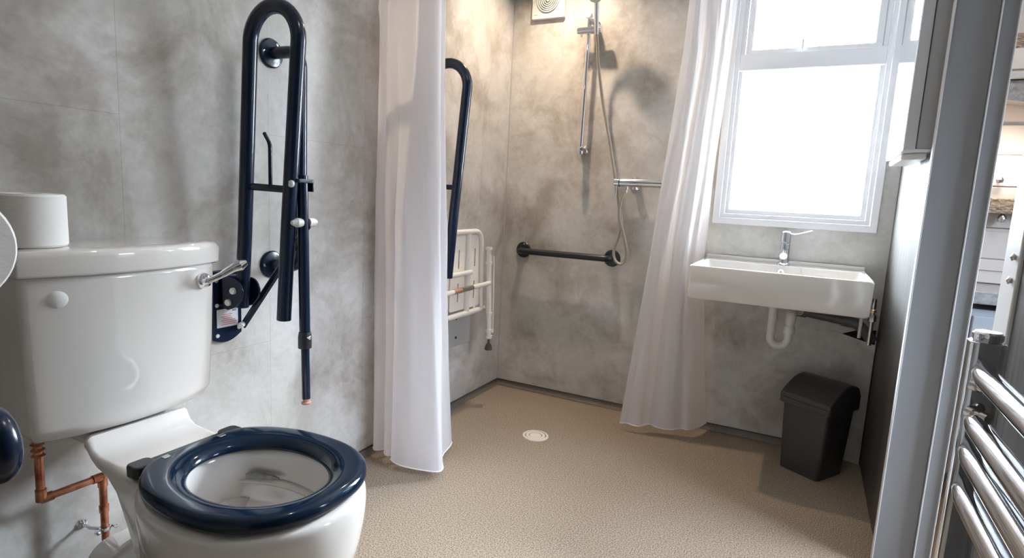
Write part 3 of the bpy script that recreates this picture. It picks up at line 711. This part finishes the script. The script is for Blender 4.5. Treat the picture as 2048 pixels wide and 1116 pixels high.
# ------------------------------------------------------------ floor drain
t = thing('floor_drain', 'round cream floor drain cover with ring slots set in floor', 'drain', (.46, 2.129, 0))
dc = (.462, 2.13, 0)
obj('outer_ring', Lt([(.044, 0), (.055, 0), (.054, .004), (.045, .005)], dc, 'z', 44, True), 'drain', t)
obj('middle_ring', Lt([(.028, 0), (.041, 0), (.041, .004), (.028, .0045)], dc, 'z', 44, True), 'drain', t)
obj('centre_disc', Lt([(.0, 0), (.0255, 0), (.025, .004), (.0, .0045)], dc, 'z', 40), 'drain', t)
obj('dark_slot', Lt([(.0, 0), (.045, 0), (.045, .0012), (.0, .0012)], dc, 'z', 40), 'hole_shade', t)

# ------------------------------------------------------------ basin
t = thing('basin', 'white rectangular wall-hung basin under the window', 'basin', (1.31, LY, .65))
bx0, bx1, by0, by1, bz0, bz1 = 1.012, 1.600, 2.190, LY - .001, .655, .776
bm = bmesh.new()
def rr(z, ins, r=.012, yback=None): return [(a, b, z) for a, b in rrect(bx0 + ins, by0 + ins, bx1 - ins, (yback or by1 - ins * .0), r, 4)]
def bowl(z, ins, r): return [(a, b, z) for a, b in rrect(bx0 + .016 + ins, by0 + .016 + ins, bx1 - .016 - ins, by1 - .115 - ins, r, 4)]
loft(bm, [rr(bz0, .006), rr(bz0 + .006, .0015), rr(bz1 - .004, 0), rr(bz1, .003), bowl(bz1, 0, .012), bowl(bz1 - .004, .003, .012), bowl(bz1 - .045, .010, .02), bowl(bz1 - .075, .04, .04), bowl(bz1 - .085, .12, .05)])
bb = obj('bowl', bm, 'porcelain', t, ang=40)
obj('upstand', B((bx0, LY - .03, bz1 - .004), (bx1, LY - .001, .790)), 'porcelain', bb, bevel=.003)
obj('overflow_ring', Lt([(.006, 0), (.011, 0), (.011, .003), (.006, .003)], (1.31, by1 - .124, .750), (0, -1, 0), 22, True), 'chrome', t)
obj('plug', Lt([(.0, 0), (.03, 0), (.028, .004), (.0, .005)], (1.31, 2.36, .6905), 'z', 24), 'chrome', t)
t = thing('basin_tap', 'chrome single-lever mixer tap on the basin', 'tap', (1.312, 2.55, .776))
ty = 2.565
obj('tap_body', Lt([(.0, 0), (.026, 0), (.026, .005), (.021, .008), (.019, .05), (.0185, .085), (.0, .085)], (1.314, ty, .776), 'z', 28), 'chrome', t)
obj('spout', T(fillet([(1.314, ty, .826), (1.314, ty - .06, .832), (1.314, ty - .112, .818)], .03), .0135, seg=18), 'chrome', t)
bm = bmesh.new(); lathe(bm, [(.0, 0), (.019, 0), (.0195, .010), (.0185, .040), (.013, .044), (.0, .045)], (1.313, ty, .866), 'z', 24)
hd = obj('tap_head', bm, 'chrome', t)
obj('tap_lever', T(fillet([(1.315, ty, .902), (1.345, ty - .005, .897), (1.375, ty - .012, .907), (1.404, ty - .02, .917)], .02), .006, flat=(.0042, .010), seg=14), 'chrome', hd)

# trap and pipes
t = thing('waste_trap', 'white plastic U-shaped trap under the basin', 'pipe', (1.3, 2.42, .5))
qy = 2.42
U = [(1.302, qy, .645), (1.302, qy, .515)] + [(1.333 - .031 * math.cos(math.radians(a)), qy, .505 - .031 * math.sin(math.radians(a))) for a in range(0, 181, 15)] + [(1.364, qy, .53), (1.366, qy, .585)]
obj('trap_pipe', T(U, .0150, seg=18), 'trap', t)
obj('tailpiece', Lt([(.0, 0), (.017, 0), (.017, .022), (.0, .022)], (1.302, qy, .636), 'z', 22), 'chrome_d', t)
obj('trap_nut', Lt([(.0, 0), (.0215, 0), (.0215, .018), (.0, .018)], (1.302, qy, .617), 'z', 22), 'trap', t)
obj('trap_nut', Lt([(.0, 0), (.0215, 0), (.0215, .022), (.017, .030), (.0, .030)], (1.365, qy, .528), 'z', 22), 'trap', t)
obj('elbow', T(fillet([(1.366, qy, .57), (1.366, qy, .600), (1.366, 2.53, .602), (1.395, 2.56, .598)], .02), .0185, seg=18), 'trap', t)
t = thing('waste_pipe', 'dark grey waste pipe under the basin, sloping into the corner', 'pipe', (1.5, 2.58, .55))
obj('pipe', T(fillet([(1.385, 2.578, .597), (1.54, 2.578, .580), (1.60, 2.578, .572), (1.655, 2.578, .510)], .05), .020, seg=20), 'grey_pl', t)
obj('coupling', T([(1.385, 2.578, .597), (1.420, 2.578, .593)], .0245, seg=20), 'grey_pl', t)
obj('coupling', T([(1.545, 2.578, .5795), (1.575, 2.578, .576)], .0235, seg=20), 'grey_pl', t)
t = thing('isolation_valve', 'small pipe with brass valve beside the right end of basin', 'valve', (1.64, 2.58, .6))
obj('pipe', T([(1.640, 2.545, .50), (1.640, 2.545, .68)], .0075, seg=14), 'chrome_d', t)
obj('valve_nut', Lt([(.0, 0), (.013, 0), (.013, .022), (.010, .026), (.0, .026)], (1.640, 2.545, .592), 'z', 6), 'chrome_d', t)
obj('brass_union', Lt([(.0, 0), (.0105, 0), (.011, .010), (.008, .014), (.0, .014)], (1.640, 2.545, .626), 'z', 16), 'brass', t)
obj('side_pipe', T([(1.606, 2.56, .52), (1.606, 2.56, .652)], .006, seg=12), 'white_pl', t)
# access panel, loose at its right end, and a flat dark sheet painting the shaded gap over it
bm = bmesh.new()
pp = [(1.405, LY - .002), (1.54, LY - .003), (1.60, LY - .012), (1.668, LY - .030)]
loft(bm, [[(x, y, 0.0), (x, y + .0018 if x < 1.5 else y + .006, 0.0), (x, y + .0018 if x < 1.5 else y + .006, .520 - .03 * max(0, (x - 1.53) / .14)), (x, y, .520 - .03 * max(0, (x - 1.53) / .14))] for x, y in pp])
tag(obj('access_panel', bm, 'panel_x', smooth=False), 'loose stone-effect access panel leaning off wall beside the bin', 'panel')
bm = bmesh.new(); prism(bm, [(1.53, .505), (1.668, .48), (1.668, .545), (1.60, .535)], .002, 'y', LY - .0025)
g = struct('trim_9', bm, 'hole_shade', smooth=False)

# ------------------------------------------------------------ bin
t = thing('waste_bin', 'dark grey plastic bin with curved lid on floor under basin', 'bin', (1.50, 2.43, 0))
ang = math.atan2(-.083, .137)
ux, uy = math.cos(ang), math.sin(ang); vx, vy_ = -uy, ux
c0 = (1.384, 2.416)
def bp_(a, b, z): return (c0[0] + ux * a + vx * b, c0[1] + uy * a + vy_ * b, z)
W_, D_ = .158, .165
def bring(z, e, r=.014): return [bp_(a, b, z) for a, b in rrect(-e, -e * .3, W_ + e, D_ + e, r, 4)]
bm = bmesh.new(); loft(bm, [bring(0.0, -.002), bring(.004, .0), bring(.268, .012)])
obj('body', bm, 'bin', t, ang=40)
bm = bmesh.new()
# lid: a quarter-round profile running front to back, with a lip
prof = []
for k in range(13):
    s = k / 12; prof.append((-.012 + (D_ + .036) * s, .284 + .078 * math.sin(PI * (.06 + .70 * s)) ** .9 if s < 1 else .32))
rings = []
for a in (-.020, -.014, W_ + .014, W_ + .020):
    dz = -.006 if a in (-.020, W_ + .020) else 0
    rings.append([bp_(a, b, z + dz) for b, z in prof] + [bp_(a, D_ + .024, .262), bp_(a, -.012, .262)])
loft(bm, rings)
obj('lid', bm, 'bin_lid', t, bevel=.003, ang=40)
obj('lid_lip', (lambda b: (loft(b, [[bp_(a, bb_, z) for a, bb_ in rrect(-.022, -.016, W_ + .022, D_ + .026, .012, 4)] for z in (.262, .284)]), b)[1])(bmesh.new()), 'bin_lid', t, bevel=.002)

# ------------------------------------------------------------ mirror cabinet
t = thing('mirror_cabinet', 'grey mirror-fronted wall cabinet on dark partition beside the window', 'cabinet', (RX, 2.1, 1.17))
obj('cabinet_body', B((1.622, 1.905, 1.175), (RX, 2.30, 1.90)), 'cab2', t, bevel=.002)
dr = obj('cabinet_door', B((1.593, 1.900, 1.173), (1.620, 2.305, 1.905)), 'cab', t, bevel=.0015)
obj('mirror_glass', B((1.5905, 1.902, 1.176), (1.593, 2.303, 1.902)), 'mirror', dr, smooth=False)
obj('bottom_trim', B((1.592, 1.900, 1.170), (1.655, 2.305, 1.1745)), 'white_trim', t, bevel=.001)
bm = bmesh.new(); prism(bm, [(1.60, 2.0), (1.655, 1.95), (1.655, 2.25), (1.60, 2.28)], .018, 'z', 1.152); obj('switch_housing', bm, 'white_pl', t, bevel=.005)

# ------------------------------------------------------------ chrome towel radiator
t = thing('towel_radiator', 'chrome ladder towel radiator on the right wall nearest the viewer', 'radiator', (1.6, .5, .3))
def post(y, name='post'):
    bm = bmesh.new()
    prism(bm, rrect(1.567, y, 1.601, y + .030, .008, 4), .62, 'z', .243)
    p_ = obj('post', bm, 'chrome', t, bevel=.002)
    obj('post_cap', Lt([(.0, 0), (.0135, 0), (.0145, .003), (.0145, .009), (.012, .011), (.0, .011)], (1.584, y + .015, .863), 'z', 26), 'chrome', p_)
    return p_
post(.80); post(.12)
for z in (.829, .773, .736, .690, .50, .455, .41, .30):
    obj('bar', T(fillet([(1.583, .803, z), (1.579, .77, z), (1.577, .46, z), (1.579, .18, z), (1.583, .14, z)], .02), .0122, seg=22), 'chrome', t)
for z in (.814, .783):
    obj('bracket', Lt([(.0, 0), (.006, 0), (.006, .008), (.0045, .010), (.0045, .016), (.0065, .018), (.0065, .026), (.0, .028)], (1.574, .800, z), (.55, -.8, .0), 16), 'chrome_d', t)
for y in (.815, .135):
    for z in (.80, .33): obj('wall_mount', T([(1.605, y, z), (RX, y, z)], .008, seg=12), 'chrome', t)
